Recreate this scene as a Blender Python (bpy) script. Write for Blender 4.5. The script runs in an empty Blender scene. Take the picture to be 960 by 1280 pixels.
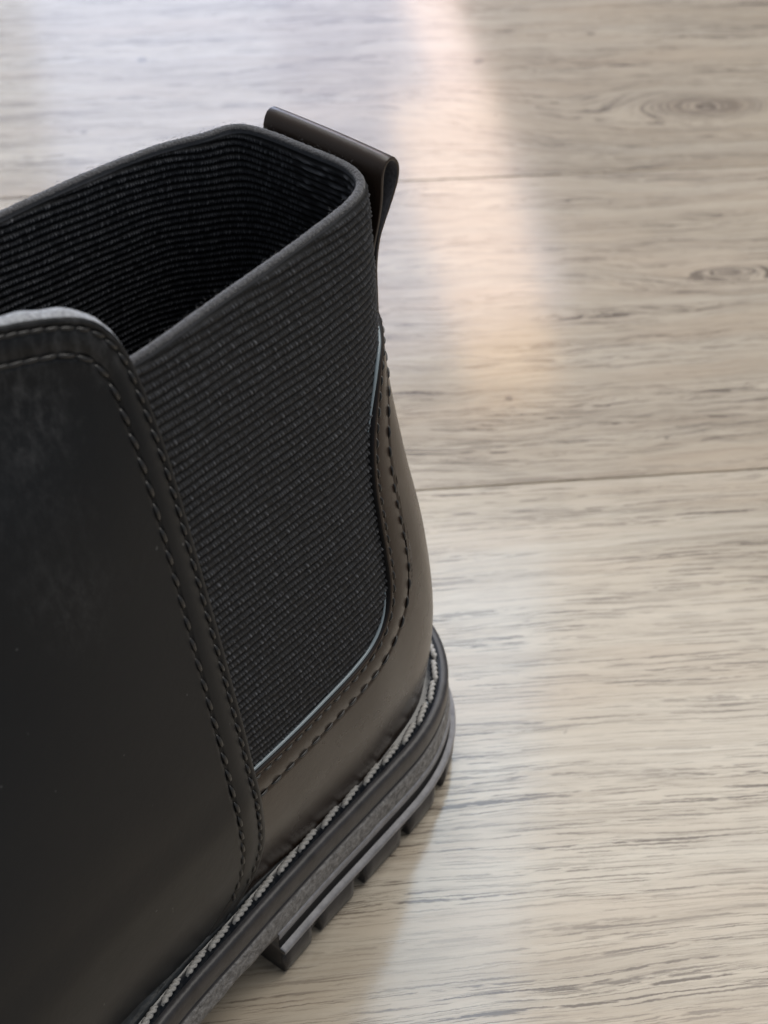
import bpy, math, random
import numpy as np
from mathutils import Matrix, Vector

random.seed(7); rng = np.random.default_rng(7)
MM = 0.001
scene = bpy.context.scene
col = scene.collection

# ------------------------------------------------------------------ camera
def look_matrix(pitch, roll, loc):
    p, r = math.radians(pitch), math.radians(roll)
    fw = Vector((0, math.cos(p), -math.sin(p))); up = Vector((0, math.sin(p), math.cos(p))); rt = Vector((1, 0, 0))
    rt2 = rt*math.cos(r) + up*math.sin(r); up2 = -rt*math.sin(r) + up*math.cos(r)
    m = Matrix.Identity(4)
    for i in range(3):
        m[i][0] = rt2[i]; m[i][1] = up2[i]; m[i][2] = -fw[i]; m[i][3] = loc[i]
    return m
cam_d = bpy.data.cameras.new('camera'); cam = bpy.data.objects.new('camera', cam_d); col.objects.link(cam)
cam_d.sensor_fit = 'HORIZONTAL'; cam_d.sensor_width = 36.0; cam_d.lens = 36.0*1900/960
cam.matrix_world = look_matrix(45, 2.0, (0, 0, 0.2671))
cam_d.clip_start = 0.01; cam_d.clip_end = 50
cam_d.dof.use_dof = True; cam_d.dof.focus_distance = 0.255; cam_d.dof.aperture_fstop = 42
scene.camera = cam

# ------------------------------------------------------------------ world and lamps
world = bpy.data.worlds.new('World'); scene.world = world; world.use_nodes = True
bg = world.node_tree.nodes['Background']; bg.inputs['Color'].default_value = (0.84, 0.91, 1.0, 1); bg.inputs['Strength'].default_value = 0.215

def area(name, loc, aim, sx, sy, radiance, color, roll=0.0):
    d = bpy.data.lights.new(name, 'AREA'); d.shape = 'RECTANGLE'; d.size = sx; d.size_y = sy
    d.energy = radiance*math.pi*sx*sy; d.color = color
    o = bpy.data.objects.new(name, d); col.objects.link(o)
    q = (Vector(aim)-Vector(loc)).to_track_quat('-Z', 'Y')
    o.matrix_world = Matrix.Translation(loc) @ q.to_matrix().to_4x4() @ Matrix.Rotation(math.radians(roll), 4, 'Z')
    return o
# window seen in the floor's sheen (its right side leans), warm lamp beside it, strip of blue sky above, ceiling lamp
area('window_light', (-0.47, 1.5, 0.70), (-0.47, 0, 0.70), 1.144, 0.86, 3.5, (0.62, 0.73, 1.0), 23)
area('window_pane', (-0.07, 1.5, 0.62), (-0.07, 0, 0.62), 0.13, 0.55, 2.4, (0.52, 0.62, 1.0), 0)
area('left_window_pane', (-0.62, 1.5, 0.66), (-0.62, 0, 0.66), 0.46, 0.6, 0.9, (0.80, 0.90, 1.0), 0)
area('warm_lamp', (0.104, 1.48, 0.78), (0.104, 0, 0.78), 0.115, 0.44, 4.6, (1.0, 0.56, 0.20), 16)
area('upper_warm_lamp', (0.045, 1.48, 0.50), (0.045, 0, 0.50), 0.052, 0.22, 3.6, (1.0, 0.55, 0.26), 20)
area('sky_window', (0.15, 1.5, 1.98), (0.05, 0.1, 0.0), 0.24, 0.95, 3.0, (0.28, 0.62, 1.0), 0)
area('ceiling_light', (0.45, 0.95, 2.2), (0.1, 0.15, 0.0), 2.4, 2.1, 3.0, (1.0, 0.95, 0.875), 0)

scene.cycles.max_bounces = 6; scene.cycles.diffuse_bounces = 3; scene.cycles.glossy_bounces = 3; scene.cycles.transmission_bounces = 1
vs = scene.view_settings
vs.view_transform = 'Standard'; vs.look = 'None'; vs.gamma = 1.0; vs.use_curve_mapping = False; vs.exposure = 0.2

# ------------------------------------------------------------------ mesh helpers (millimetres in, metres out)
def make(name, V, F, mat, parent=None, smooth=True, mats=None, midx=None, uv=None, attr=None):
    me = bpy.data.meshes.new(name)
    V = np.asarray(V, float)*MM
    me.from_pydata(V.tolist(), [], [tuple(int(i) for i in f) for f in F])
    if mats:
        for m in mats: me.materials.append(m)
        if midx is not None: me.polygons.foreach_set('material_index', np.asarray(midx, np.int32))
    else: me.materials.append(mat)
    if smooth: me.polygons.foreach_set('use_smooth', np.ones(len(me.polygons), bool))
    if uv is not None:
        l = me.uv_layers.new(name='UVMap'); idx = np.empty(len(me.loops), np.int32); me.loops.foreach_get('vertex_index', idx)
        l.data.foreach_set('uv', np.asarray(uv, np.float32)[idx].ravel())
    if attr is not None:
        a = me.attributes.new('fleck_shade', 'FLOAT', 'POINT'); a.data.foreach_set('value', np.asarray(attr, np.float32))
    me.update()
    o = bpy.data.objects.new(name, me); col.objects.link(o)
    if parent: o.parent = parent
    return o
def grid_faces(nr, nc, closed=False, base=0, flip=False):
    r = np.arange(nr-1)[:, None]; c = np.arange(nc if closed else nc-1)[None, :]; c2 = (c+1) % nc
    f = np.stack([r*nc+c, r*nc+c2, (r+1)*nc+c2, (r+1)*nc+c], -1).reshape(-1, 4)+base
    return f[:, ::-1] if flip else f
def smooth_poly(pts, step, iters=2):
    """Catmull-Rom through pts, resampled evenly"""
    P = np.array(pts, float); n = len(P)
    Q = np.concatenate([[2*P[0]-P[1]], P, [2*P[-1]-P[-2]]]); out = []
    for i in range(n-1):
        t = np.linspace(0, 1, 24, endpoint=False)[:, None]
        out.append(cr(Q[i], Q[i+1], Q[i+2], Q[i+3], t))
    out = np.concatenate(out+[P[-1:]])
    L = np.concatenate([[0], np.cumsum(np.linalg.norm(np.diff(out, axis=0), axis=1))])
    m = max(2, int(round(L[-1]/step))+1); s = np.linspace(0, L[-1], m)
    return np.stack([np.interp(s, L, out[:, k]) for k in range(out.shape[1])], -1)
def sstep(x, a, b):
    t = np.clip((np.asarray(x, float)-a)/(b-a), 0, 1); return t*t*(3-2*t)

# ------------------------------------------------------------------ the last: the smooth body of the boot (x forward, y to the near side, z up, mm)
# control sections: near half idx0..10, far half idx 11..19 (closed)
ZK=[15,25,45,65,85,105,125,140,155]
# columns: rear, rear-near, corner, a0, a20, a45, a75, a120, a175, a215, toe
NEAR={
15:[(-30,-1),(-26.5,14.5),(-16.5,24.4),(0,28),(20,28),(46,26.8),(76,26.9),(125,33),(180,42),(222,32),(243,6)],
25:[(-31,-1),(-27.3,14.9),(-16.9,25.2),(0,28.2),(20,28),(46,26.8),(76,26.9),(125,33),(180,42.5),(223,32),(245,6)],
45:[(-33.0,-1),(-28.9,14.6),(-17.6,26.0),(0,29.6),(20,29.8),(46,29.2),(76,29.2),(122,35),(175,39),(214,29),(234,6)],
65:[(-31.7,-1),(-27.4,13.2),(-16.2,24.2),(0,28.3),(20,29),(46,28.8),(74,28),(112,28),(148,25),(175,15),(185,4)],
85:[(-27.6,-1),(-23.9,10.7),(-14.2,20.4),(0,24.3),(20,25),(45,25.0),(68,23.5),(95,20),(116,14),(130,7),(136,1)],
105:[(-24.5,-1.5),(-21.5,8.5),(-13,16.3),(0,19.6),(20,20.3),(43,20.2),(63,18),(82,13),(96,7.5),(105,2),(108,-3)],
125:[(-21.5,-2),(-20,7.6),(-13.5,13.6),(0,15.4),(19,15.8),(40,15.6),(58,12.3),(72,7.5),(82,2.5),(88,-2),(90,-6)],
140:[(-19.3,-2.5),(-18.8,7.0),(-13.5,11.4),(0,12.3),(18,12.2),(38,11.8),(52,7.5),(63,2.5),(71,-2),(76,-6),(78,-10)],
155:[(-17.5,-3),(-17,6.0),(-12.5,9.2),(0,9.8),(18,9.5),(37,9),(50,4.5),(60,0),(67,-4),(72,-8),(74,-11)],
}
FARMIR={15:-1,25:-1,45:-1,65:-1,85:-1.5,105:-3,125:-4,140:-5,155:-5.5}
def sections():
    out=[]
    for z in ZK:
        n=NEAR[z]; m=FARMIR[z]
        far=[(a,2*m-b) for a,b in n[1:10]]
        if z>=85: far=[(a-(4 if i>1 else 0)*min(1,(z-65)/60.),b-(0)) for i,(a,b) in enumerate(far)]
        k=min(1.2,max(0,(z-85)/55.))
        db=[2.0,2.6,0.0,-3.4,-5.8,-6,-4,-2,0]; da=[1.0,3.0,2.0,0,0,0,0,0,0]
        far=[(a+k*da[i],b+k*db[i]) for i,(a,b) in enumerate(far)]
        out.append(n+far[::-1])
    return np.array(out)   # (nz,20,2)
SEC=sections()
NC=SEC.shape[1]
def cr(p0,p1,p2,p3,t):
    return 0.5*((2*p1)+(-p0+p2)*t+(2*p0-5*p1+4*p2-p3)*t*t+(-p0+3*p1-3*p2+p3)*t**3)
def sec_at(z):
    z=np.asarray(z,float)
    zk=np.array(ZK,float)
    k=np.clip(np.searchsorted(zk,z,side='right')-1,0,len(zk)-2)
    h=zk[k+1]-zk[k]; t=((z-zk[k])/h)
    # hermite with finite-difference tangents
    d=np.gradient(SEC,zk,axis=0)
    P0=SEC[k];P1=SEC[k+1];D0=d[k];D1=d[k+1]
    t=t[...,None,None];h=h[...,None,None]
    return (2*t**3-3*t**2+1)*P0+(t**3-2*t**2+t)*h*D0+(-2*t**3+3*t**2)*P1+(t**3-t**2)*h*D1
# metric u<->index
def _raw(v,z):
    v=np.mod(np.asarray(v,float),NC); z=np.broadcast_to(np.asarray(z,float),v.shape)
    sh=v.shape; v=v.ravel(); z=z.ravel()
    S=sec_at(z); i=np.floor(v).astype(int)%NC; t=(v-np.floor(v))[:,None]
    r=np.arange(len(v))
    p=cr(S[r,(i-1)%NC],S[r,i],S[r,(i+1)%NC],S[r,(i+2)%NC],t)
    return np.concatenate([p,z[:,None]],1).reshape(sh+(3,))
_vs=np.linspace(-NC/2,NC/2,2001)
_p=_raw(_vs,85.0); _L=np.concatenate([[0],np.cumsum(np.linalg.norm(np.diff(_p,axis=0),axis=1))])
_L-=np.interp(0,_vs,_L)
UMIN,UMAX=_L[0],_L[-1]
def v_of_u(u): return np.interp(u,_L,_vs)
def S0(u,z): return _raw(v_of_u(np.asarray(u,float)),z)
def SN(u,z,off=0.0):
    u=np.asarray(u,float); z=np.broadcast_to(np.asarray(z,float),u.shape)
    e=0.4
    p=S0(u,z); du=S0(u+e,z)-S0(u-e,z); dz=S0(u,z+e)-S0(u,z-e)
    n=-np.cross(du,dz); n/=np.linalg.norm(n,axis=-1,keepdims=True)+1e-12
    return p+n*np.asarray(off)[...,None], n

# ------------------------------------------------------------------ materials
def new_mat(name):
    m = bpy.data.materials.new(name); m.use_nodes = True
    nt = m.node_tree; b = nt.nodes['Principled BSDF']
    return m, nt, b
def N(nt, t, **kw):
    n = nt.nodes.new(t)
    for k, v in kw.items(): setattr(n, k, v)
    return n
def L(nt, a, b): nt.links.new(a, b)
def math_n(nt, op, a, b=None, c=None, clamp=False):
    n = N(nt, 'ShaderNodeMath', operation=op, use_clamp=clamp)
    for i, v in enumerate((a, b, c)):
        if v is None: continue
        if isinstance(v, (int, float)): n.inputs[i].default_value = v
        else: L(nt, v, n.inputs[i])
    return n.outputs[0]
def ramp(nt, fac, stops):
    n = N(nt, 'ShaderNodeValToRGB'); e = n.color_ramp.elements
    while len(e) < len(stops): e.new(0.5)
    for el, (p, c) in zip(e, stops):
        el.position = p; el.color = (c, c, c, 1) if isinstance(c, (int, float)) else (*c, 1)
    L(nt, fac, n.inputs[0]); return n.outputs[0]
def mixc(nt, fac, a, b, blend='MIX'):
    n = N(nt, 'ShaderNodeMix', data_type='RGBA', blend_type=blend)
    for sock, v in ((n.inputs[0], fac), (n.inputs[6], a), (n.inputs[7], b)):
        if isinstance(v, (int, float)): sock.default_value = v
        elif isinstance(v, tuple): sock.default_value = (*v, 1)
        else: L(nt, v, sock)
    return n.outputs[2]
def noise(nt, vec, scale, detail=2, rough=0.5, dist=0.0):
    n = N(nt, 'ShaderNodeTexNoise'); n.inputs['Scale'].default_value = scale; n.inputs['Detail'].default_value = detail
    n.inputs['Roughness'].default_value = rough; n.inputs['Distortion'].default_value = dist
    if vec is not None: L(nt, vec, n.inputs['Vector'])
    return n.outputs[0]
def mapping(nt, vec, scale=(1, 1, 1), rot=(0, 0, 0), loc=(0, 0, 0)):
    n = N(nt, 'ShaderNodeMapping'); n.inputs['Scale'].default_value = scale; n.inputs['Rotation'].default_value = rot; n.inputs['Location'].default_value = loc
    L(nt, vec, n.inputs['Vector']); return n.outputs[0]
def bump(nt, h, strength, dist, normal=None):
    n = N(nt, 'ShaderNodeBump'); n.inputs['Strength'].default_value = strength; n.inputs['Distance'].default_value = dist
    L(nt, h, n.inputs['Height'])
    if normal is not None: L(nt, normal, n.inputs['Normal'])
    return n.outputs[0]

def leather_mat(name, base, rough, scuff, spec):
    m, nt, b = new_mat(name)
    co = N(nt, 'ShaderNodeTexCoord').outputs['Object']
    big = noise(nt, co, 45, 4, 0.6); fine = noise(nt, co, 2600, 3, 0.6); pore = noise(nt, co, 900, 2, 0.5)
    cloud = ramp(nt, noise(nt, mapping(nt, co, (1, 1, 0.6)), 60, 6, 0.72), [(0.47, 0), (0.74, 1)])
    patch = ramp(nt, noise(nt, co, 16, 2, 0.5), [(0.42, 0), (0.62, 1)])
    grain = ramp(nt, noise(nt, mapping(nt, co, (1, 1, 0.35)), 700, 4, 0.75), [(0.42, 0), (0.78, 1)])
    sc = math_n(nt, 'MULTIPLY', math_n(nt, 'MULTIPLY', cloud, patch), grain)
    sc = math_n(nt, 'MULTIPLY', sc, scuff)
    speck = ramp(nt, noise(nt, co, 620, 1, 0.4), [(0.80, 0), (0.83, 1)])
    sc2 = math_n(nt, 'MAXIMUM', sc, math_n(nt, 'MULTIPLY', speck, scuff*0.8))
    c = mixc(nt, sc2, base, (0.22, 0.22, 0.225))
    L(nt, c, b.inputs['Base Color'])
    r = math_n(nt, 'ADD', math_n(nt, 'MULTIPLY', big, 0.16), rough-0.08)
    r = math_n(nt, 'ADD', r, math_n(nt, 'MULTIPLY', sc, 0.3))
    L(nt, r, b.inputs['Roughness'])
    h = math_n(nt, 'ADD', math_n(nt, 'MULTIPLY', fine, 0.5), math_n(nt, 'MULTIPLY', pore, 0.8))
    nb = bump(nt, h, 0.22, 0.00012)
    L(nt, bump(nt, big, 0.10, 0.002, nb), b.inputs['Normal'])
    b.inputs['Specular IOR Level'].default_value = spec
    return m
M_leather = leather_mat('black_leather', (0.011, 0.012, 0.014), 0.45, 0.62, 0.45)
M_counter = leather_mat('black_leather_painted_sheen', (0.026, 0.0145, 0.0090), 0.27, 0.20, 0.52)  # brown base colour paints in the floor's reflection on black leather
M_tab = leather_mat('brown_black_leather', (0.034, 0.022, 0.016), 0.36, 0.12, 0.6)
def plain(name, color, rough, spec=0.5, sheen=0.0, bscale=None, bstr=0.3, bdist=0.0002, var=0.0):
    m, nt, b = new_mat(name)
    b.inputs['Base Color'].default_value = (*color, 1); b.inputs['Roughness'].default_value = rough
    b.inputs['Specular IOR Level'].default_value = spec
    if sheen: b.inputs['Sheen Weight'].default_value = sheen; b.inputs['Sheen Roughness'].default_value = 0.5
    co = N(nt, 'ShaderNodeTexCoord').outputs['Object']
    if bscale:
        h = noise(nt, co, bscale, 4, 0.65)
        L(nt, bump(nt, h, bstr, bdist), b.inputs['Normal'])
        if var:
            f = ramp(nt, h, [(0.3, 0), (0.7, 1)])
            L(nt, mixc(nt, f, tuple(x*(1-var) for x in color), tuple(min(1, x*(1+var)) for x in color)), b.inputs['Base Color'])
    return m
M_cut = plain('cut_leather_edge', (0.32, 0.33, 0.35), 0.75, 0.3, 0.3, 1500, 0.6, 0.0003, 0.5)
M_cutsmooth = plain('burnished_leather_edge', (0.022, 0.024, 0.028), 0.22, 0.8, 0, 900, 0.2, 0.0002)
M_piping_glint = plain('edge_binding_painted_glint', (0.27, 0.33, 0.37), 0.25, 0.8)  # pale blue base paints in the window's reflection on the edge
M_thread = plain('black_thread', (0.022, 0.0215, 0.022), 0.32, 0.8)
M_weltthread = plain('grey_waxed_thread', (0.47, 0.455, 0.435), 0.6, 0.4, 0.1, 3000, 0.5, 0.0002, 0.35)
M_rubber = plain('black_rubber', (0.042, 0.040, 0.044), 0.40, 0.5, 0, 420, 0.25, 0.0004, 0.35)
M_welttop = plain('welt_rubber', (0.012, 0.015, 0.021), 0.20, 0.75, 0, 300, 0.10, 0.0004)
M_rough = plain('textured_rubber', (0.26, 0.252, 0.25), 0.62, 0.45, 0, 750, 0.9, 0.0011, 0.5)
M_groove_shade = plain('groove_rubber_shade', (0.010, 0.0095, 0.011), 0.6, 0.3)  # near-black rubber; on the counter edge it paints the gap's shadow
M_strip = plain('worn_grey_rubber', (0.27, 0.267, 0.285), 0.34, 0.5, 0, 500, 0.2, 0.0004, 0.25)
M_rand = plain('rand_rubber', (0.03, 0.034, 0.038), 0.45, 0.4, 0, 260, 0.6, 0.0012, 0.6)
M_suede = plain('flesh_side_leather', (0.11, 0.11, 0.12), 0.85, 0.3, 0.2, 1400, 0.5, 0.0003, 0.4)
M_lining = plain('lining_cloth', (0.012, 0.012, 0.013), 0.9, 0.2, 0.1, 1200, 0.5, 0.0004)

def elastic_mat():
    m, nt, b = new_mat('elastic_webbing')
    at = N(nt, 'ShaderNodeAttribute', attribute_name='fleck_shade').outputs['Fac']
    co = N(nt, 'ShaderNodeTexCoord').outputs['Object']
    f = ramp(nt, at, [(0.15, (0.003, 0.003, 0.004)), (0.5, (0.054, 0.057, 0.066)), (1.0, (0.20, 0.205, 0.225))])
    L(nt, f, b.inputs['Base Color'])
    b.inputs['Roughness'].default_value = 0.62; b.inputs['Specular IOR Level'].default_value = 0.45
    b.inputs['Sheen Weight'].default_value = 0.08; b.inputs['Sheen Roughness'].default_value = 0.4
    L(nt, bump(nt, noise(nt, co, 4200, 3, 0.7), 0.5, 0.0002), b.inputs['Normal'])
    return m
M_elastic = elastic_mat()
M_selvedge = plain('webbing_selvedge', (0.085, 0.085, 0.093), 0.8, 0.3, 0.5, 2600, 0.8, 0.0004, 0.5)

def wood_mat():
    m, nt, b = new_mat('oak_laminate')
    pos = N(nt, 'ShaderNodeNewGeometry').outputs['Position']
    p = mapping(nt, mapping(nt, pos, (1000, 1000, 1000)), (1, 1, 1), (0, 0, math.radians(-8)))
    sep = N(nt, 'ShaderNodeSeparateXYZ'); L(nt, p, sep.inputs[0]); x, w = sep.outputs[0], sep.outputs[1]
    rnd = N(nt, 'ShaderNodeObjectInfo').outputs['Random']
    # gentle waviness of the figure
    wx = N(nt, 'ShaderNodeCombineXYZ'); L(nt, math_n(nt, 'MULTIPLY', x, 0.011), wx.inputs[0]); L(nt, math_n(nt, 'MULTIPLY', w, 0.02), wx.inputs[1]); L(nt, math_n(nt, 'MULTIPLY', rnd, 37.0), wx.inputs[2])
    wave = math_n(nt, 'SUBTRACT', noise(nt, wx.outputs[0], 1.0, 2, 0.5), 0.5)
    W = math_n(nt, 'ADD', w, math_n(nt, 'MULTIPLY', wave, 9.0))
    wv = N(nt, 'ShaderNodeCombineXYZ'); L(nt, math_n(nt, 'MULTIPLY', x, 0.035), wv.inputs[0]); L(nt, math_n(nt, 'MULTIPLY', w, 0.11), wv.inputs[1])
    W = math_n(nt, 'ADD', W, math_n(nt, 'MULTIPLY', math_n(nt, 'SUBTRACT', noise(nt, wv.outputs[0], 1.0, 3, 0.55), 0.5), math_n(nt, 'ADD', 1.0, math_n(nt, 'MULTIPLY', math_n(nt, 'DIVIDE', math_n(nt, 'SUBTRACT', w, 262.0), 20.0, clamp=True), 4.8))))
    core = None
    for xk, wk, st, R, cr_ in KNOTS:
        dx = math_n(nt, 'DIVIDE', math_n(nt, 'SUBTRACT', x, xk), st); dw = math_n(nt, 'SUBTRACT', W, wk)
        d = math_n(nt, 'SQRT', math_n(nt, 'ADD', math_n(nt, 'MULTIPLY', dx, dx), math_n(nt, 'MULTIPLY', dw, dw)))
        g = math_n(nt, 'POWER', 2.718, math_n(nt, 'MULTIPLY', math_n(nt, 'MULTIPLY', d, d), -1.0/(R*R)))
        W2 = math_n(nt, 'ADD', math_n(nt, 'MULTIPLY', W, math_n(nt, 'SUBTRACT', 1.0, g)), math_n(nt, 'MULTIPLY', g, math_n(nt, 'ADD', math_n(nt, 'MULTIPLY', d, 1.3), wk)))
        W = W2
        k = math_n(nt, 'POWER', 2.718, math_n(nt, 'MULTIPLY', math_n(nt, 'MULTIPLY', d, d), -1.0/(cr_*cr_)))
        core = k if core is None else math_n(nt, 'MAXIMUM', core, k)
    def lay(sx, sw, seed, detail=3, rough=0.55, dist=0.0):
        c = N(nt, 'ShaderNodeCombineXYZ'); L(nt, math_n(nt, 'MULTIPLY', x, sx), c.inputs[0]); L(nt, math_n(nt, 'MULTIPLY', W, sw), c.inputs[1])
        L(nt, math_n(nt, 'ADD', math_n(nt, 'MULTIPLY', rnd, 91.0), seed), c.inputs[2])
        return noise(nt, c.outputs[0], 1.0, detail, rough, dist)
    # jagged fibre edges
    jg = N(nt, 'ShaderNodeCombineXYZ'); L(nt, math_n(nt, 'MULTIPLY', x, 0.55), jg.inputs[0]); L(nt, math_n(nt, 'MULTIPLY', w, 0.8), jg.inputs[1])
    W = math_n(nt, 'ADD', W, math_n(nt, 'MULTIPLY', math_n(nt, 'SUBTRACT', noise(nt, jg.outputs[0], 1.0, 3, 0.6), 0.5), 0.55))
    tone = lay(0.006, 0.05, 1.0, 2); band = lay(0.012, 0.20, 2.0, 3, 0.55); streak = lay(0.03, 0.75, 3.0, 3, 0.6)
    line = lay(0.026, 1.85, 4.0, 2, 0.5); line2 = lay(0.050, 3.1, 5.0, 2, 0.5); mask = lay(0.016, 0.12, 6.0, 2, 0.5); warm = lay(0.012, 0.09, 7.0, 2, 0.5)
    brk = lay(0.16, 1.1, 9.0, 2, 0.5); fibre = lay(0.22, 5.0, 8.0, 2, 0.6); line3 = lay(0.10, 5.2, 10.0, 2, 0.5)
    c = mixc(nt, ramp(nt, tone, [(0.3, 0), (0.7, 1)]), (0.445, 0.380, 0.300), (0.515, 0.462, 0.388))
    c = mixc(nt, math_n(nt, 'MULTIPLY', ramp(nt, band, [(0.36, 1), (0.54, 0)]), 0.55), c, (0.335, 0.280, 0.218))
    c = mixc(nt, math_n(nt, 'MULTIPLY', ramp(nt, streak, [(0.54, 0), (0.72, 1)]), 0.35), c, (0.59, 0.54, 0.465))
    c = mixc(nt, math_n(nt, 'MULTIPLY', ramp(nt, streak, [(0.30, 1), (0.44, 0)]), 0.35), c, (0.285, 0.228, 0.175))
    c = mixc(nt, math_n(nt, 'MULTIPLY', ramp(nt, warm, [(0.48, 0), (0.70, 1)]), 0.45), c, (0.465, 0.372, 0.282))
    mk = ramp(nt, mask, [(0.36, 0.30), (0.60, 1)])
    bk = ramp(nt, brk, [(0.40, 0), (0.50, 1)])
    pore = math_n(nt, 'MULTIPLY', ramp(nt, line, [(0.575, 0), (0.60, 1)]), math_n(nt, 'MULTIPLY', mk, bk))
    pore2 = math_n(nt, 'MULTIPLY', ramp(nt, line2, [(0.60, 0), (0.63, 1)]), math_n(nt, 'MULTIPLY', mk, 0.8))
    pore3 = math_n(nt, 'MULTIPLY', ramp(nt, line3, [(0.58, 0), (0.66, 1)]), math_n(nt, 'MULTIPLY', mk, 0.45))
    pr = math_n(nt, 'MAXIMUM', math_n(nt, 'MAXIMUM', pore, pore2), pore3)
    c = mixc(nt, math_n(nt, 'MULTIPLY', pr, 0.95), c, (0.085, 0.062, 0.046))
    c = mixc(nt, math_n(nt, 'MULTIPLY', math_n(nt, 'MULTIPLY', core, ramp(nt, brk, [(0.40, 1), (0.58, 0.25)])), 0.95), c, (0.12, 0.09, 0.068))
    # a few dirt specks
    sp = ramp(nt, noise(nt, p, 0.11, 0, 0.0), [(0.83, 0), (0.84, 1)])
    c = mixc(nt, math_n(nt, 'MULTIPLY', sp, 0.6), c, (0.10, 0.08, 0.07))
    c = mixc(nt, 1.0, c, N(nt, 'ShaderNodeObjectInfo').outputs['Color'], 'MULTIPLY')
    L(nt, c, b.inputs['Base Color'])
    r = math_n(nt, 'ADD', 0.27, math_n(nt, 'MULTIPLY', streak, 0.16)); r = math_n(nt, 'ADD', r, math_n(nt, 'MULTIPLY', pr, 0.15))
    L(nt, math_n(nt, 'ADD', r, 0.08), b.inputs['Roughness']); b.inputs['Specular IOR Level'].default_value = 0.3
    b.inputs['Coat Weight'].default_value = 0.85; b.inputs['Coat Roughness'].default_value = 0.11
    hh = math_n(nt, 'SUBTRACT', math_n(nt, 'MULTIPLY', streak, 0.9), math_n(nt, 'MULTIPLY', pr, 0.5))
    mi = noise(nt, p, 1.6, 3, 0.6); hh = math_n(nt, 'ADD', hh, math_n(nt, 'ADD', math_n(nt, 'MULTIPLY', mi, 0.35), math_n(nt, 'MULTIPLY', fibre, 0.5)))
    L(nt, bump(nt, hh, 0.35, 0.0004), b.inputs['Normal']); L(nt, bump(nt, math_n(nt, 'SUBTRACT', streak, math_n(nt, 'MULTIPLY', pr, 0.5)), 0.018, 0.0004), b.inputs['Coat Normal'])
    return m

# ------------------------------------------------------------------ floor: a sheet under separate planks
CS, SS = math.cos(math.radians(8)), math.sin(math.radians(8))
def plank_frame(px, pw): return (px*CS-pw*SS, px*SS+pw*CS)     # plank coords (mm) -> world
def to_plank(X, Y): return (X*CS+Y*SS, -X*SS+Y*CS)
k1 = to_plank(105, 470); k2 = to_plank(101, 374)
KNOTS = [(k1[0], k1[1], 2.6, 24.0, 7.0), (k2[0], k2[1], 3.4, 8.0, 1.7)]
M_wood = wood_mat(); M_joint = plain('plank_joint', (0.03, 0.025, 0.02), 0.7)
fl = make('floor', [(-2600, -1600, -9), (2600, -1600, -9), (2600, 3400, -9), (-2600, 3400, -9)], [(0, 1, 2, 3)], M_joint, smooth=False)
fl['kind'] = 'structure'; fl['label'] = 'pale grey oak plank floor under the boot'
def plank_mesh(name, length, width):
    l, w, b, t = length/2-0.16, width/2-0.16, 0.22, 8.0
    V = []
    for z, i in ((-t, 0), (-b, 0), (0, b)):
        V += [(-l+i, -w+i, z), (l-i, -w+i, z), (l-i, w-i, z), (-l+i, w-i, z)]
    F = []
    for k in range(2):
        for j in range(4): F.append((4*k+j, 4*k+(j+1) % 4, 4*k+4+(j+1) % 4, 4*k+4+j))
    F.append((8, 9, 10, 11))
    return np.array(V, float), F
rows = [(-328.5, -128.5), (-128.5, 71.5), (71.5, 271.5), (271.5, 411.63), (411.37, 551.5), (551.5, 691.5), (691.5, 831.5), (831.5, 971.5), (971.5, 1111.5)]
proto = {}
PL = 1180.0
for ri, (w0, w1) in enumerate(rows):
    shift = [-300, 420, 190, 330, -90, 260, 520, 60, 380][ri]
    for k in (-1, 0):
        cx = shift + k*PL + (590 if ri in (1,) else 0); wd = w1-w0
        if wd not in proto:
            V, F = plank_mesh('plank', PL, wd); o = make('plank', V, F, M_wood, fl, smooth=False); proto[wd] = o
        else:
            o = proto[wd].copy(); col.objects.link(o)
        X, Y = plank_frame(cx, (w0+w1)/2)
        o.color = (*[(1, 1, 1), (0.97, 0.97, 0.96), (1.04, 1.03, 1.0), (0.93, 0.90, 0.855), (0.86, 0.825, 0.77), (0.90, 0.88, 0.84), (0.85, 0.82, 0.77), (0.93, 0.91, 0.88), (0.88, 0.85, 0.8)][ri], 1)  # far rows darker: stands in for light falling off across the floor
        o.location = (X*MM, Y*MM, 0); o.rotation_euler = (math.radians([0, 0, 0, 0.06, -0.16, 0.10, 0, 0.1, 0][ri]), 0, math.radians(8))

# ------------------------------------------------------------------ the boot
boot = bpy.data.objects.new('boot', None); col.objects.link(boot); boot.empty_display_size = 0.02
boot['label'] = 'black leather ankle boot with ribbed elastic side panel and heel pull tab'; boot['category'] = 'boot'
boot.location = ((143*.5812-130*.8137)*MM, (143*.8137+130*.5812)*MM, 0); boot.rotation_euler = (0, 0, math.atan2(-.8137, -.5812))

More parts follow.
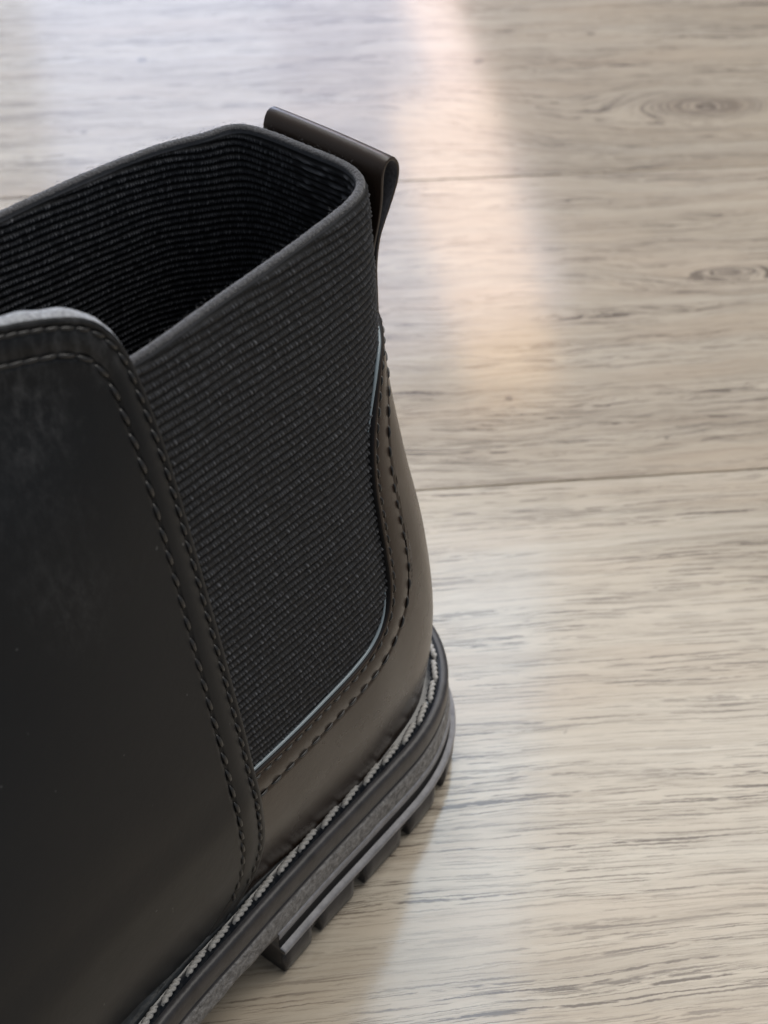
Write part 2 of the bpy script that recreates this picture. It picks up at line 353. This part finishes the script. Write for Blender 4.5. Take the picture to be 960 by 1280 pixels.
# --- elastic gusset: ribbed webbing outside and inside with a rolled top
RIM = 139.0; RIB = 1.34
def hash01(a, b): 
    v = np.sin(a*12.9898+b*78.233)*43758.5453; return v-np.floor(v)
def rim_z(u): return RIM + 0.0*u
def webbing(us, zs, sgn, base_off):
    U, Z = np.meshgrid(us, zs)
    ph = (RIM-1.6-Z+0.075*(np.sqrt(U*U+60.0)-82))/RIB + 20 + 0.06*np.sin(U*0.13+Z*0.05)+0.05*np.sin(U*0.41+Z*0.3); k = np.floor(ph); fr = ph-k
    rib = np.sin(np.pi*fr)**0.8
    tk = U/0.62 + hash01(k, k*0.37) + 0.6*(fr-0.5) + 0.35*np.sin(U*0.7+k*2.1) + 0.2*np.sin(U*2.3+k*5.1); ti = np.floor(tk); tf = tk-ti
    amp = 0.25+1.25*hash01(ti, k)
    tick = np.clip(1-np.abs(tf-0.5)*2.6, 0, 1)
    edge = sstep(RIM-1.2-Z, 0, 0.8)
    h = edge*(0.36*rib*(0.9+0.15*np.sin(U*0.31+k*1.7)) + 0.24*rib*tick*amp + rng.normal(0, 0.022, U.shape)*rib)
    fleck_shade = np.clip(edge*rib*rib*(0.22+0.50*tick*amp+0.25*(hash01(ti*1.3, k*0.7) > 0.93)*tick)*rng.uniform(0.7, 1.3, U.shape)+0.02, 0, 1)  # colour falls to near black in rib valleys: their shade painted in
    fleck_shade = np.where(Z > RIM-1.3, 0.5, fleck_shade)
    P, n = SN(U, Z, base_off + sgn*h)
    return P, fleck_shade
zs = np.concatenate([np.arange(54, RIM-0.6, RIB/6.0), [RIM-0.6]])
us_out = np.concatenate([np.arange(-96, 8, 1.2), np.arange(8, 92, 0.2), [92.0]])
us_in = np.concatenate([np.arange(-96, -3, 0.28), np.arange(-3, 92.5, 1.2)])
V, F, A_ = [], [], []
def add_grid(P, fl_, flip):
    base = sum(len(v) for v in V); nr, nc = P.shape[:2]
    V.append(P.reshape(-1, 3)); A_.append(np.asarray(fl_).reshape(-1)); F.append(grid_faces(nr, nc, False, base, flip))
P, f_ = webbing(us_out, zs, 1, 0.0); add_grid(P, f_, False)
P, f_ = webbing(us_in, zs, -1, -1.35); add_grid(P, np.clip(f_*1.5, 0, 1), True)  # inner weave colour raised to stand in for light inside the opening
gus = make('elastic_gusset', np.concatenate(V), np.concatenate(F), M_elastic, boot, attr=np.concatenate(A_))
gus['label'] = 'black ribbed elastic webbing around the ankle opening'
# rolled selvedge along the top
ur = np.arange(-96, 92.5, 0.3); ang = np.linspace(-0.2*math.pi, 1.2*math.pi, 11)
R_, C_ = [], []
for a in ang:
    jit = rng.uniform(-0.10, 0.10, len(ur))
    off = -0.67 + math.cos(a)*(0.70+jit*0.5); zz = RIM-0.75 + math.sin(a)*(0.55+jit*0.7)
    R_.append(SN(ur, zz, off)[0])
R_ = np.array(R_)
make('selvedge', R_.reshape(-1, 3), grid_faces(len(ang), len(ur)), M_selvedge, gus)
# loose fibres standing off the selvedge
V, F = [], []
for i in range(340):
    u0 = rng.uniform(-94, 90); z0 = RIM+rng.uniform(-0.3, 0.35); o0 = rng.uniform(-1.35, 0.0)
    p0 = SN(np.array([u0]), np.array([z0]), np.array([o0]))[0][0]
    d = rng.normal(size=3); d[2] = abs(d[2])*0.8+0.2; d /= np.linalg.norm(d); ln = rng.uniform(0.2, 0.55)
    s = np.cross(d, rng.normal(size=3)); s /= np.linalg.norm(s); t = np.cross(d, s); b0 = len(V)
    mid = p0+d*ln*0.5+s*0.08; end = p0+d*ln+s*rng.uniform(-0.25, 0.25)
    for q, r in ((p0, 0.028), (mid, 0.024), (end, 0.010)):
        for j in range(3): V.append(q+r*(s*math.cos(2.094*j)+t*math.sin(2.094*j)))
    for k in range(2):
        for j in range(3): F.append((b0+3*k+j, b0+3*k+(j+1) % 3, b0+3*k+3+(j+1) % 3, b0+3*k+3+j))
fz = make('loose_fibres', V, F, M_selvedge, gus); fz['kind'] = 'stuff'

# --- leather panels cut along a curve on the last
def panel_grid(edge, target, dists, offs, inner_cols, off_fn, thick, gdist):
    """edge (n,2) in (u,z); columns at fixed distances from it, then on towards target (n,2)"""
    t = np.gradient(edge, axis=0); t /= np.linalg.norm(t, axis=1, keepdims=True)+1e-9
    nrm = np.stack([-t[:, 1], t[:, 0]], 1)
    # make it point to the target side
    s = np.sign(np.median(((target-edge)*nrm).sum(1))); nrm = nrm*(s if s else 1)
    for _ in range(6): nrm[1:-1] = (nrm[:-2]+2*nrm[1:-1]+nrm[2:]); nrm /= np.linalg.norm(nrm, axis=1, keepdims=True)
    cols, O_ = [], []
    for d, o in zip(dists, offs):
        cols.append(edge+nrm*d); O_.append(o)
    last = cols[-1]
    for q in np.linspace(0, 1, inner_cols+1)[1:]:
        cols.append(last*(1-q)+target*q); O_.append(1.0)
    UZ = np.array(cols)                    # (m,n,2)
    O_ = np.array(O_)[:, None]
    U, Z = UZ[..., 0], UZ[..., 1]
    base = off_fn(U, Z)
    off = np.where(O_ < -0.5, base-thick*1.15, base-(1-O_)*thick)
    return U, Z, off
def prof(g1, g2, end, gd=0.22):
    d = [0, 0, 0.10, 0.30, 0.6]; o = [-1, 0.55, 0.86, 0.98, 1.0]
    for g in (g1, g2):
        for k, w in ((-0.55, 0), (-0.30, 0.35), (0, 1), (0.30, 0.35), (0.55, 0)):
            if g+k > d[-1]: d.append(g+k); o.append(1.0-gd*w)
    d.append(end); o.append(1.0)
    return d, o

# heel counter
ce = [(96, 62.0), (85, 62.0), (72, 61.4), (60, 61.3), (51, 61.7), (45.2, 62.9), (41, 66.0), (38.9, 71.2), (38.3, 78), (38.0, 85), (37.4, 92), (35.6, 98), (32.0, 103.5), (27, 108.6), (20, 111.2), (10, 112.2), (0, 112.5)]
half = smooth_poly(ce, 0.8)
edge = np.concatenate([half, (half*[-1, 1])[::-1][1:]])
arc = np.concatenate([[0], np.cumsum(np.linalg.norm(np.diff(edge, axis=0), axis=1))]); arc /= arc[-1]
targ = np.stack([96-192*arc, np.full(len(arc), 20.0)], 1)
d_, o_ = prof(1.15, 6.3, 7.4, 0.20)
cnt_off = lambda U, Z: 1.25+0*U
U, Z, off = panel_grid(edge, targ, d_, o_, 30, cnt_off, 1.25, 0.2)
P = SN(U, Z, off)[0]; nr, nc = P.shape[:2]; Fq = grid_faces(nr, nc); mi = (np.arange(len(Fq)) < 2*(nc-1)).astype(int)  # first rows take the near-black that paints the seam gap's shade
heel_counter = make('heel_counter', P.reshape(-1, 3), Fq, None, boot, mats=[M_counter, M_groove_shade], midx=mi)
heel_counter['label'] = 'smooth black leather heel counter with painted brown sheen'
# folded cut edge showing inside the counter seam: a thin bead with the window's glint in its colour
def bead(name, path_uz, off, rad, mat, parent, n=8):
    U_, Z_ = path_uz[:, 0], path_uz[:, 1]; P, nn = SN(U_, Z_, np.full(len(U_), off))
    T = np.gradient(P, axis=0); T /= np.linalg.norm(T, axis=1, keepdims=True); B_ = np.cross(T, nn)
    fade = np.minimum(1, np.minimum(np.arange(len(P)), np.arange(len(P))[::-1])/12.0)[:, None]**0.6; P = P-nn*0.6*(1-fade); rad = rad*(0.25+0.75*fade)
    ring = [P+rad*(math.cos(a)*nn+math.sin(a)*B_) for a in np.linspace(0, 2*math.pi, n, endpoint=False)]
    ring = np.array(ring).transpose(1, 0, 2); return make(name, ring.reshape(-1, 3), grid_faces(len(P), n, True), mat, parent)
tn = np.gradient(edge, axis=0); tn /= np.linalg.norm(tn, axis=1, keepdims=True); nn2 = np.stack([tn[:, 1], -tn[:, 0]], 1)
nn2 *= np.sign(nn2[len(nn2)//2, 1])
pp = edge+nn2*0.35; nh = len(pp)//2
low = np.where(pp[:nh, 1] < 72)[0]; top_ = np.where((pp[:nh, 1] > 99) & (pp[:nh, 0] > 14))[0]
for sel in (low, top_):
    for sg in (1, -1): bead('piping_glint', pp[sel]*[sg, 1], 0.55, 0.32, M_piping_glint, heel_counter)

# front quarter and vamp
fe = [(90, 18), (83.5, 25.5), (79.6, 30.5), (77.8, 36), (77.3, 44), (77.8, 57), (78.0, 72), (78.2, 90), (79.0, 106), (80.9, 120), (83, 131.7), (85.3, 140.2), (88.4, 145.0), (92.6, 147.9), (99.4, 149.5), (110, 150.4), (130, 151.2), (150, 151.8), (UMAX, 152.4)]
half = smooth_poly(fe, 0.8)
arc = np.concatenate([[0], np.cumsum(np.linalg.norm(np.diff(half, axis=0), axis=1))]); arc /= arc[-1]
ft = np.stack([np.full(len(arc), UMAX), 16+(136-16)*arc**1.1], 1)
FQ_T = 1.5
fq_off = lambda U, Z: 1.45+0.75*(1-sstep(Z, 56, 66))
d1, o1 = prof(1.35, 5.3, 6.3, 0.32)
V, F, mi = [], [], []
for sg in (1, -1):
    U, Z, off = panel_grid(half, ft, d1, o1, 46, fq_off, FQ_T, 0.2)
    P = SN(U*sg, Z, off)[0]; nr, nc = P.shape[:2]; base = sum(len(v) for v in V)
    q = grid_faces(nr, nc, False, base, sg > 0); V.append(P.reshape(-1, 3)); F.append(q); mi.append((np.arange(len(q)) < 1*(nc-1)).astype(int))
front_quarter = make('front_quarter', np.concatenate(V), np.concatenate(F), None, boot, mats=[M_leather, M_cut], midx=np.concatenate(mi))
front_quarter['label'] = 'scuffed matte black leather front with double stitched edge'
# lining and insole
ui = np.concatenate([np.linspace(86, UMAX, 60), np.linspace(UMIN, -86, 60)[1:]])
zi = np.linspace(24, 1, 2)
rowsP = []
topz = np.interp(np.abs(ui), half[:, 0][len(half)//2:], half[:, 1][len(half)//2:])
for q in np.linspace(0, 1, 40):
    rowsP.append(SN(ui, 24+(topz-24)*q, np.full(len(ui), -1.2))[0])
# thick raw top edge joins lining to leather
for o_e, dz in ((-0.9, 0.35), (-0.2, 0.5), (0.7, 0.35)):
    rowsP.append(SN(ui, topz+dz+0.12*np.sin(ui*3.1), np.full(len(ui), o_e))[0])
rowsP.append(SN(ui, topz, np.full(len(ui), 1.3))[0])
Pn = np.array(rowsP); q = grid_faces(len(rowsP), len(ui)); mi = (np.arange(len(q)) >= 39*(len(ui)-1)).astype(int)
make('lining', Pn.reshape(-1, 3), q, None, boot, mats=[M_lining, M_cut], midx=mi)
uu = np.linspace(UMIN, UMAX, 160, endpoint=False); ring = SN(uu, 30.0+0*uu, np.full(160, 0.4))[0]
make('insole', np.concatenate([ring, [[60, 0, 30]]]), [(i, (i+1) % 160, 160) for i in range(160)], M_lining, boot)

# --- topstitching
def stitch_mesh(name, ln, r, flat, mat, ns=6, rings=5):
    V = []
    for i in range(rings):
        t = i/(rings-1)*2-1; rr = r*(1-abs(t)**3*0.75); zc = flat*(1-t*t)-flat*0.75*abs(t)**4
        for j in range(ns): a = 2*math.pi*j/ns; V.append((t*ln/2, rr*math.cos(a), zc+rr*0.8*math.sin(a)))
    F = [(i*ns+j, i*ns+(j+1) % ns, (i+1)*ns+(j+1) % ns, (i+1)*ns+j) for i in range(rings-1) for j in range(ns)]
    F += [tuple(range(ns))[::-1], tuple((rings-1)*ns+j for j in range(ns))]
    me = bpy.data.meshes.new(name); me.from_pydata((np.array(V)*MM).tolist(), [], F); me.materials.append(mat)
    me.polygons.foreach_set('use_smooth', np.ones(len(me.polygons), bool)); return me
def place(me, name, p, tvec, nvec, parent, yaw=0.0):
    x = Vector(tvec).normalized(); z = Vector(nvec).normalized(); y = z.cross(x).normalized(); z = x.cross(y)
    m = Matrix.Identity(4)
    for i in range(3): m[i][0] = x[i]; m[i][1] = y[i]; m[i][2] = z[i]; m[i][3] = p[i]*MM
    o = bpy.data.objects.new(name, me); col.objects.link(o); o.parent = parent; o.matrix_basis = m @ Matrix.Rotation(yaw, 4, 'Z'); return o
def stitch_row(path, pitch, ln, r, off_fn, sink, parent, yaw, lim=None):
    pts = smooth_poly(path, pitch); me = stitch_mesh('stitch', ln, r, 0.22, M_thread)
    for i in range(len(pts)):
        uv = pts[i]; a = pts[max(0, i-1)]; b_ = pts[min(len(pts)-1, i+1)]
        q = np.array([uv, a, b_]); off = off_fn(q[:, 0], q[:, 1])-sink
        P, n = SN(q[:, 0], q[:, 1], off); place(me, 'stitch', P[0], P[2]-P[1], n[0], parent, yaw+random.uniform(-0.06, 0.06))
fr1 = [(80.6, 33), (79.2, 38.5), (78.7, 46.9), (79.2, 60), (79.4, 72), (79.6, 90), (80.4, 106), (82.2, 119.6), (84.3, 131.2), (86.5, 139.6), (89.4, 143.9), (93.2, 146.5), (99.7, 148.1), (110, 149), (125, 149.7)]
fr2 = [(84.0, 32), (82.9, 42), (82.9, 52.4), (83.1, 63.3), (83.3, 76.9), (83.8, 92), (84.5, 105.5), (86.2, 119), (88.2, 130.1), (90.2, 137.8), (92.4, 141.1), (95.4, 143.2), (100.5, 144.4), (110.5, 145.1), (125, 145.8)]
stitch_row(fr1, 3.2, 2.65, 0.31, fq_off, 0.14, front_quarter, 0.10)
stitch_row(fr2, 3.9, 3.3, 0.36, fq_off, 0.12, front_quarter, 0.10)
cr2 = [(80, 55.2), (70, 55.1), (60, 55.2), (51, 55.7), (42.5, 57.0), (36.8, 60.8), (33.4, 67), (32.4, 75), (32.1, 83), (31.6, 90), (29.6, 95.8), (26, 100.3), (19, 104.2), (9, 105.8), (0, 106.2), (-12, 105.5)]
cr1 = [(80, 60.7), (72, 60.2), (60, 60.1), (50.8, 60.5), (44.7, 61.7), (40.1, 65.2), (37.8, 71), (37.2, 78), (36.9, 84.9), (36.3, 91.7), (34.6, 97.4), (31.2, 102.6), (26.4, 107.5), (19.7, 110), (10, 111), (0, 111.3), (-12, 111)]
stitch_row(cr1, 2.6, 2.1, 0.22, cnt_off, 0.12, heel_counter, 0.08)
stitch_row(cr2, 3.4, 2.8, 0.30, cnt_off, 0.12, heel_counter, 0.10)

# --- pull tab: strap up the back, folded into a loop
path = [(103, 0.5), (112, 0.5), (122, 0.5), (126.5, 0.65), (129, 1.35), (132.5, 2.9), (135.5, 4.1), (137.8, 4.35), (139.3, 3.7), (139.8, 2.7), (139.2, 1.7), (137.2, 0.95), (133, 0.8), (129.5, 0.55), (126, 0.1), (122, -0.15)]
path = np.array(path, float); sp = smooth_poly(path, 0.6)
b_loc = np.linspace(-13.0, 10.9, 14)
# frame of the back of the boot at each height, flattened across the strap
zq = np.linspace(100, 145, 46); rear = np.array([S0(np.array([0.0]), z)[0] for z in zq])
ug = np.linspace(-22, 22, 89)
def back_x(z, b):
    out = np.empty(len(z))
    for i, zz in enumerate(z):
        p = S0(ug, np.full(len(ug), min(zz, 140.0))); k = np.argsort(p[:, 1]); out[i] = np.interp(b, p[k, 1], p[k, 0])
    return out
def strap_pt(z, o, b):
    x0 = np.interp(z, zq, rear[:, 0]); w = sstep(z, 120, 138); flat = x0+0.0020*(b+0.6)**2
    return np.stack([back_x(z, b)*(1-w)+flat*w-o-0.35, b+0*z, z], -1)
dz = np.gradient(sp[:, 0]); do = np.gradient(sp[:, 1]); ln = np.hypot(dz, do); nz_, no_ = -do/ln, dz/ln
TH = 0.68
lay = []
for (hh, bs) in ((0.0, b_loc), (TH, b_loc[::-1])):
    for b in bs: lay.append(strap_pt(sp[:, 0]+nz_*hh, sp[:, 1]+no_*hh, b))
lay = np.array(lay).transpose(1, 0, 2); n2 = lay.shape[1]
tab = make('pull_tab', lay.reshape(-1, 3), np.concatenate([grid_faces(len(sp), n2, True), ]), None, boot, mats=[M_tab, M_suede], midx=[1 if (i % n2) < 13 else 0 for i in range((len(sp)-1)*n2)])
tab.modifiers.new('bevel', 'BEVEL').width = 0.0002
tab.modifiers['bevel'].limit_method = 'ANGLE'; tab.modifiers['bevel'].segments = 2
tab['label'] = 'folded black leather pull tab at the back of the opening'

# --- sole outline (mm), outward offset sweeps
ctl = []
for a in np.linspace(-math.pi/2, math.pi/2, 33):
    e = 2/2.35; ca, sa = math.cos(a), math.sin(a)
    ctl.append((-3-34.6*abs(ca)**e, -1+34.0*math.copysign(abs(sa)**e, sa)))
ctl = ctl[::-1] if ctl[0][1] > 0 else ctl          # far -> near
near_f = [(10, 32.8), (25, 32.5), (45, 32.7), (66, 33.3), (100, 36.8), (140, 42.5), (180, 45), (214, 40), (238, 26), (250, 5)]
far_f = [(x, -2-y) for x, y in near_f[:-1]][::-1]
loop = np.array(ctl+near_f+far_f)
ext = np.concatenate([loop[-4:], loop, loop[:4]])
dense = smooth_poly(ext, 0.5)
i0 = np.argmin(np.linalg.norm(dense[:400]-loop[0], axis=1)) if True else 0
# cut one exact lap starting at loop[0]
dA = np.linalg.norm(dense-loop[0], axis=1); cand = np.where(dA < 0.6)[0]; i0 = cand[0]; i1 = cand[-1]
lap = dense[i0:i1]; lap = lap[:-1] if np.linalg.norm(lap[0]-lap[-1]) < 0.3 else lap
tt = (np.roll(lap, -2, 0)-np.roll(lap, 2, 0)); tt /= np.linalg.norm(tt, axis=1, keepdims=True)
onrm = np.stack([tt[:, 1], -tt[:, 0]], 1)
if (onrm*(lap-[80, 0])).sum(1).mean() < 0: onrm = -onrm
for _ in range(10): onrm = np.roll(onrm, 1, 0)+2*onrm+np.roll(onrm, -1, 0); onrm /= np.linalg.norm(onrm, axis=1, keepdims=True)
orient = np.sign(np.cross(lap, np.roll(lap, -1, 0)).sum())
def out_pt(idx, off, z):
    p = lap[idx]+onrm[idx]*np.asarray(off)[..., None] if not np.isscalar(off) else lap[idx]+onrm[idx]*off
    z = np.broadcast_to(z, p.shape[:1]); return np.concatenate([p, z[:, None]], 1)
def sweep(name, profile, mat, parent, idx=None, closed=True, cap=False, wob=0.0, mats=None, pm=None):
    idx = np.arange(len(lap)) if idx is None else idx
    G = []
    for k, (o, z) in enumerate(profile):
        j = wob*(rng.normal(size=len(idx))) if wob else 0
        if wob: j = np.convolve(np.concatenate([j[-6:], j, j[:6]]), np.ones(9)/9, 'same')[6:-6]*2
        zz = z(idx) if callable(z) else z; oo = o(idx) if callable(o) else o
        G.append(out_pt(idx, oo+j if wob else oo, zz+(j if wob else 0)))
    G = np.array(G); F = [tuple(f) for f in grid_faces(len(profile), len(idx), closed, 0, orient > 0)]
    mi = None
    if pm: 
        per = len(idx) if closed else len(idx)-1; mi = [pm[i//per] for i in range(len(F))]
    if cap and not closed:
        n = len(idx); a = [k*n for k in range(len(profile))]; b = [k*n+n-1 for k in range(len(profile))]
        F += [tuple(a), tuple(b[::-1])]
        if mi is not None: mi += [0, 0]
    return make(name, G.reshape(-1, 3), F, mat, parent, mats=mats, midx=mi)
WT = 25.0
welt = sweep('welt', [(-9, WT-0.6), (-9, WT+0.1), (-3.9, WT+0.05), (-3.5, WT-0.25), (-1.95, WT-0.25), (-1.5, WT+0.05), (-0.75, WT+0.0), (-0.30, WT-0.15), (0.02, WT-0.5), (0.20, WT-1.3), (0.35, 20.6), (0.25, 20.1), (-0.15, 19.9), (-0.15, 19.7), (0.30, 19.55), (0.35, 19.2), (-0.1, 19.0), (-6, 19.0)],
             None, boot, mats=[M_welttop, M_rubber], pm=[0]*5+[1]*12)
mid_low = lambda idx: 13.6+0.45*np.sin(idx*0.11)*np.sin(idx*0.031+1)+0.25*np.sin(idx*0.37)
midsole = sweep('midsole', [(-6, 19.02), (0.0, 19.02), (0.55, 18.7), (0.62, 18.2), (0.80, 16.5), (0.95, 14.8), (0.9, lambda i: mid_low(i)), (0.2, lambda i: mid_low(i)-0.35), (-14, 12.4), (-30, 12.4)], M_rough, boot, wob=0.05)
midsole['label'] = 'rough textured grey band of the sole side'
# heel block: only behind the arch
heel_idx_all = np.where(lap[:, 0] < 37.0)[0]
st_ = np.where(np.diff(heel_idx_all) > 1)[0]
heel_idx = np.concatenate([heel_idx_all[st_[0]+1:], heel_idx_all[:st_[0]+1]]) if len(st_) else heel_idx_all
heel = sweep('heel_block', [(-26, 13.9), (0.7, 13.9), (1.15, 13.75), (1.25, 13.3), (1.30, 12.0), (1.15, 11.75), (1.0, 11.6), (1.15, 9.4), (1.4, 9.2), (2.25, 9.1), (2.5, 8.85), (2.6, 8.0), (2.5, 7.75), (1.5, 7.55), (1.3, 3.2), (-2, 2.6), (-26, 2.6)],
             None, boot, idx=heel_idx, closed=False, cap=True, mats=[M_rubber, M_strip, M_groove_shade], pm=[1, 1, 1, 1, 1, 2, 2, 2, 1, 1, 1, 1, 2, 0, 0, 0])
heel['label'] = 'black rubber heel block with grey ridges'
# breast of the heel
na, nb_ = lap[heel_idx[0]], lap[heel_idx[-1]]
bx0 = 36.4; hb = []
for (yy, zt) in ((na[1]*0.965, 13.4), (nb_[1]*0.965, 13.4)): hb += [(bx0, yy, 0.4), (bx0, yy, zt), (bx0-6, yy, 0.4), (bx0-6, yy, zt)]
make('heel_breast', hb, [(0, 4, 5, 1), (2, 3, 7, 6), (1, 5, 7, 3), (0, 2, 6, 4), (0, 1, 3, 2), (4, 6, 7, 5)], M_rubber, heel, smooth=False)
# lugs along both edges of the heel: (start, end) measured along the outline from the near front corner
acc = np.concatenate([[0], np.cumsum(np.linalg.norm(np.diff(lap[heel_idx], axis=0), axis=1))])
near_end = acc[-1] if lap[heel_idx[-1]][1] > 0 else 0
def lug(parent, idxs, oin, zt, oo=2.45):
    n = len(idxs); prof_ = [(oin, zt), (oo-0.25, zt), (oo, zt-0.3), (oo+0.05, 3.4), (oo-0.15, 0.9), (oo-0.8, 0.0), (oin, 0.0)]
    sl = np.unique(np.linspace(0, n-1, max(4, min(8, n))).astype(int)); ii = idxs[sl]
    return sweep('lug', prof_, M_rubber, parent, idx=ii, closed=False, cap=True)
spans = [(0.2, 8.4), (11.2, 21.4), (24.6, 36.0), (39.4, 48.2), (52.5, 61.5), (65.5, 76), (80, 90), (94, 104), (108, 118), (122, 133), (137, 147), (150.5, 161), (164, 174), (177, 185)]
for s0, s1 in spans:
    q = (near_end-acc) if near_end else acc
    sel = np.where((q >= s0) & (q <= s1))[0]
    if len(sel) > 4: lug(heel, heel_idx[sel], -9, 7.45)
# forefoot tread, beyond the frame
fidx_all = np.where(lap[:, 0] > 92)[0]
fore = sweep('forefoot_tread', [(-30, 13.2), (0.4, 13.2), (1.6, 12.6), (1.6, 9), (0.8, 7.4), (0.6, 3), (-30, 3)], M_rubber, boot, idx=fidx_all, closed=False, cap=True)
step = 24
for s in range(0, len(fidx_all)-18, step): lug(fore, fidx_all[s:s+17], -10, 7.45, 1.9)

# rand: soft strip rising from the welt onto the upper, forward of the heel
ridx = np.where(lap[:, 0] > 24)[0]
ra = lap[ridx][:, 0]; rh = lambda idx: WT+0.1+4.0*sstep(lap[idx][:, 0], 26, 70)
sweep('rand', [(-3.60, WT-0.2), (-3.62, lambda i: WT+0.15+0.7*sstep(lap[i][:, 0], 24, 50)), (-3.9, lambda i: WT+0.2+1.1*sstep(lap[i][:, 0], 24, 50)), (-4.25, lambda i: WT+0.15+0.9*sstep(lap[i][:, 0], 24, 50)), (-4.5, lambda i: rh(i)-1.2*sstep(lap[i][:, 0], 24, 62)), (-4.9, rh), (-9.0, lambda i: rh(i)+0.3)], M_rand, boot, idx=ridx, closed=False, wob=0.06)

# welt stitching: thick two-ply thread
def twisted(name, ln, r, mat):
    V, F = [], []; ns, nrg = 6, 17
    for k in range(2):
        b0 = len(V)
        for i in range(nrg):
            t = i/(nrg-1); x = (t-0.5)*ln; e = 1-abs(2*t-1)**8*0.6; ph = t*2*math.pi*2.4+k*math.pi
            cy, cz = 0.33*r*math.cos(ph)*e, 0.30*r*math.sin(ph)*e+0.45*r*(1-abs(2*t-1)**5*1.5)
            for j in range(ns): a = 2*math.pi*j/ns; V.append((x, cy+0.62*r*e*math.cos(a), cz+0.60*r*e*math.sin(a)))
        for i in range(nrg-1):
            for j in range(ns): F.append((b0+i*ns+j, b0+i*ns+(j+1) % ns, b0+(i+1)*ns+(j+1) % ns, b0+(i+1)*ns+j))
        F += [tuple(b0+j for j in range(ns))[::-1], tuple(b0+(nrg-1)*ns+j for j in range(ns))]
    me = bpy.data.meshes.new(name); me.from_pydata((np.array(V)*MM).tolist(), [], F); me.materials.append(mat)
    me.polygons.foreach_set('use_smooth', np.ones(len(me.polygons), bool)); return me
wm = twisted('welt_stitch', 5.7, 0.72, M_weltthread)
lapacc = np.concatenate([[0], np.cumsum(np.linalg.norm(np.diff(lap, axis=0), axis=1))])
rear_i = np.argmin(lap[:, 0]); dirn = 1 if lap[(rear_i+40) % len(lap), 1] > lap[rear_i, 1] else -1
s_pos = -12.0
while s_pos < 175:
    i = int((rear_i+dirn*s_pos/0.5)) % len(lap)
    i = np.argmin(np.abs(lapacc-(lapacc[rear_i]+dirn*s_pos))) if 0 <= lapacc[rear_i]+dirn*s_pos <= lapacc[-1] else i
    p = lap[i]+onrm[i]*(-2.75); t = tt[i]*dirn
    place(wm, 'welt_stitch', (p[0], p[1], WT-0.05), (t[0], t[1], 0), (0, 0, 1), welt, 0.10*dirn+random.uniform(-0.04, 0.04))
    s_pos += 6.25
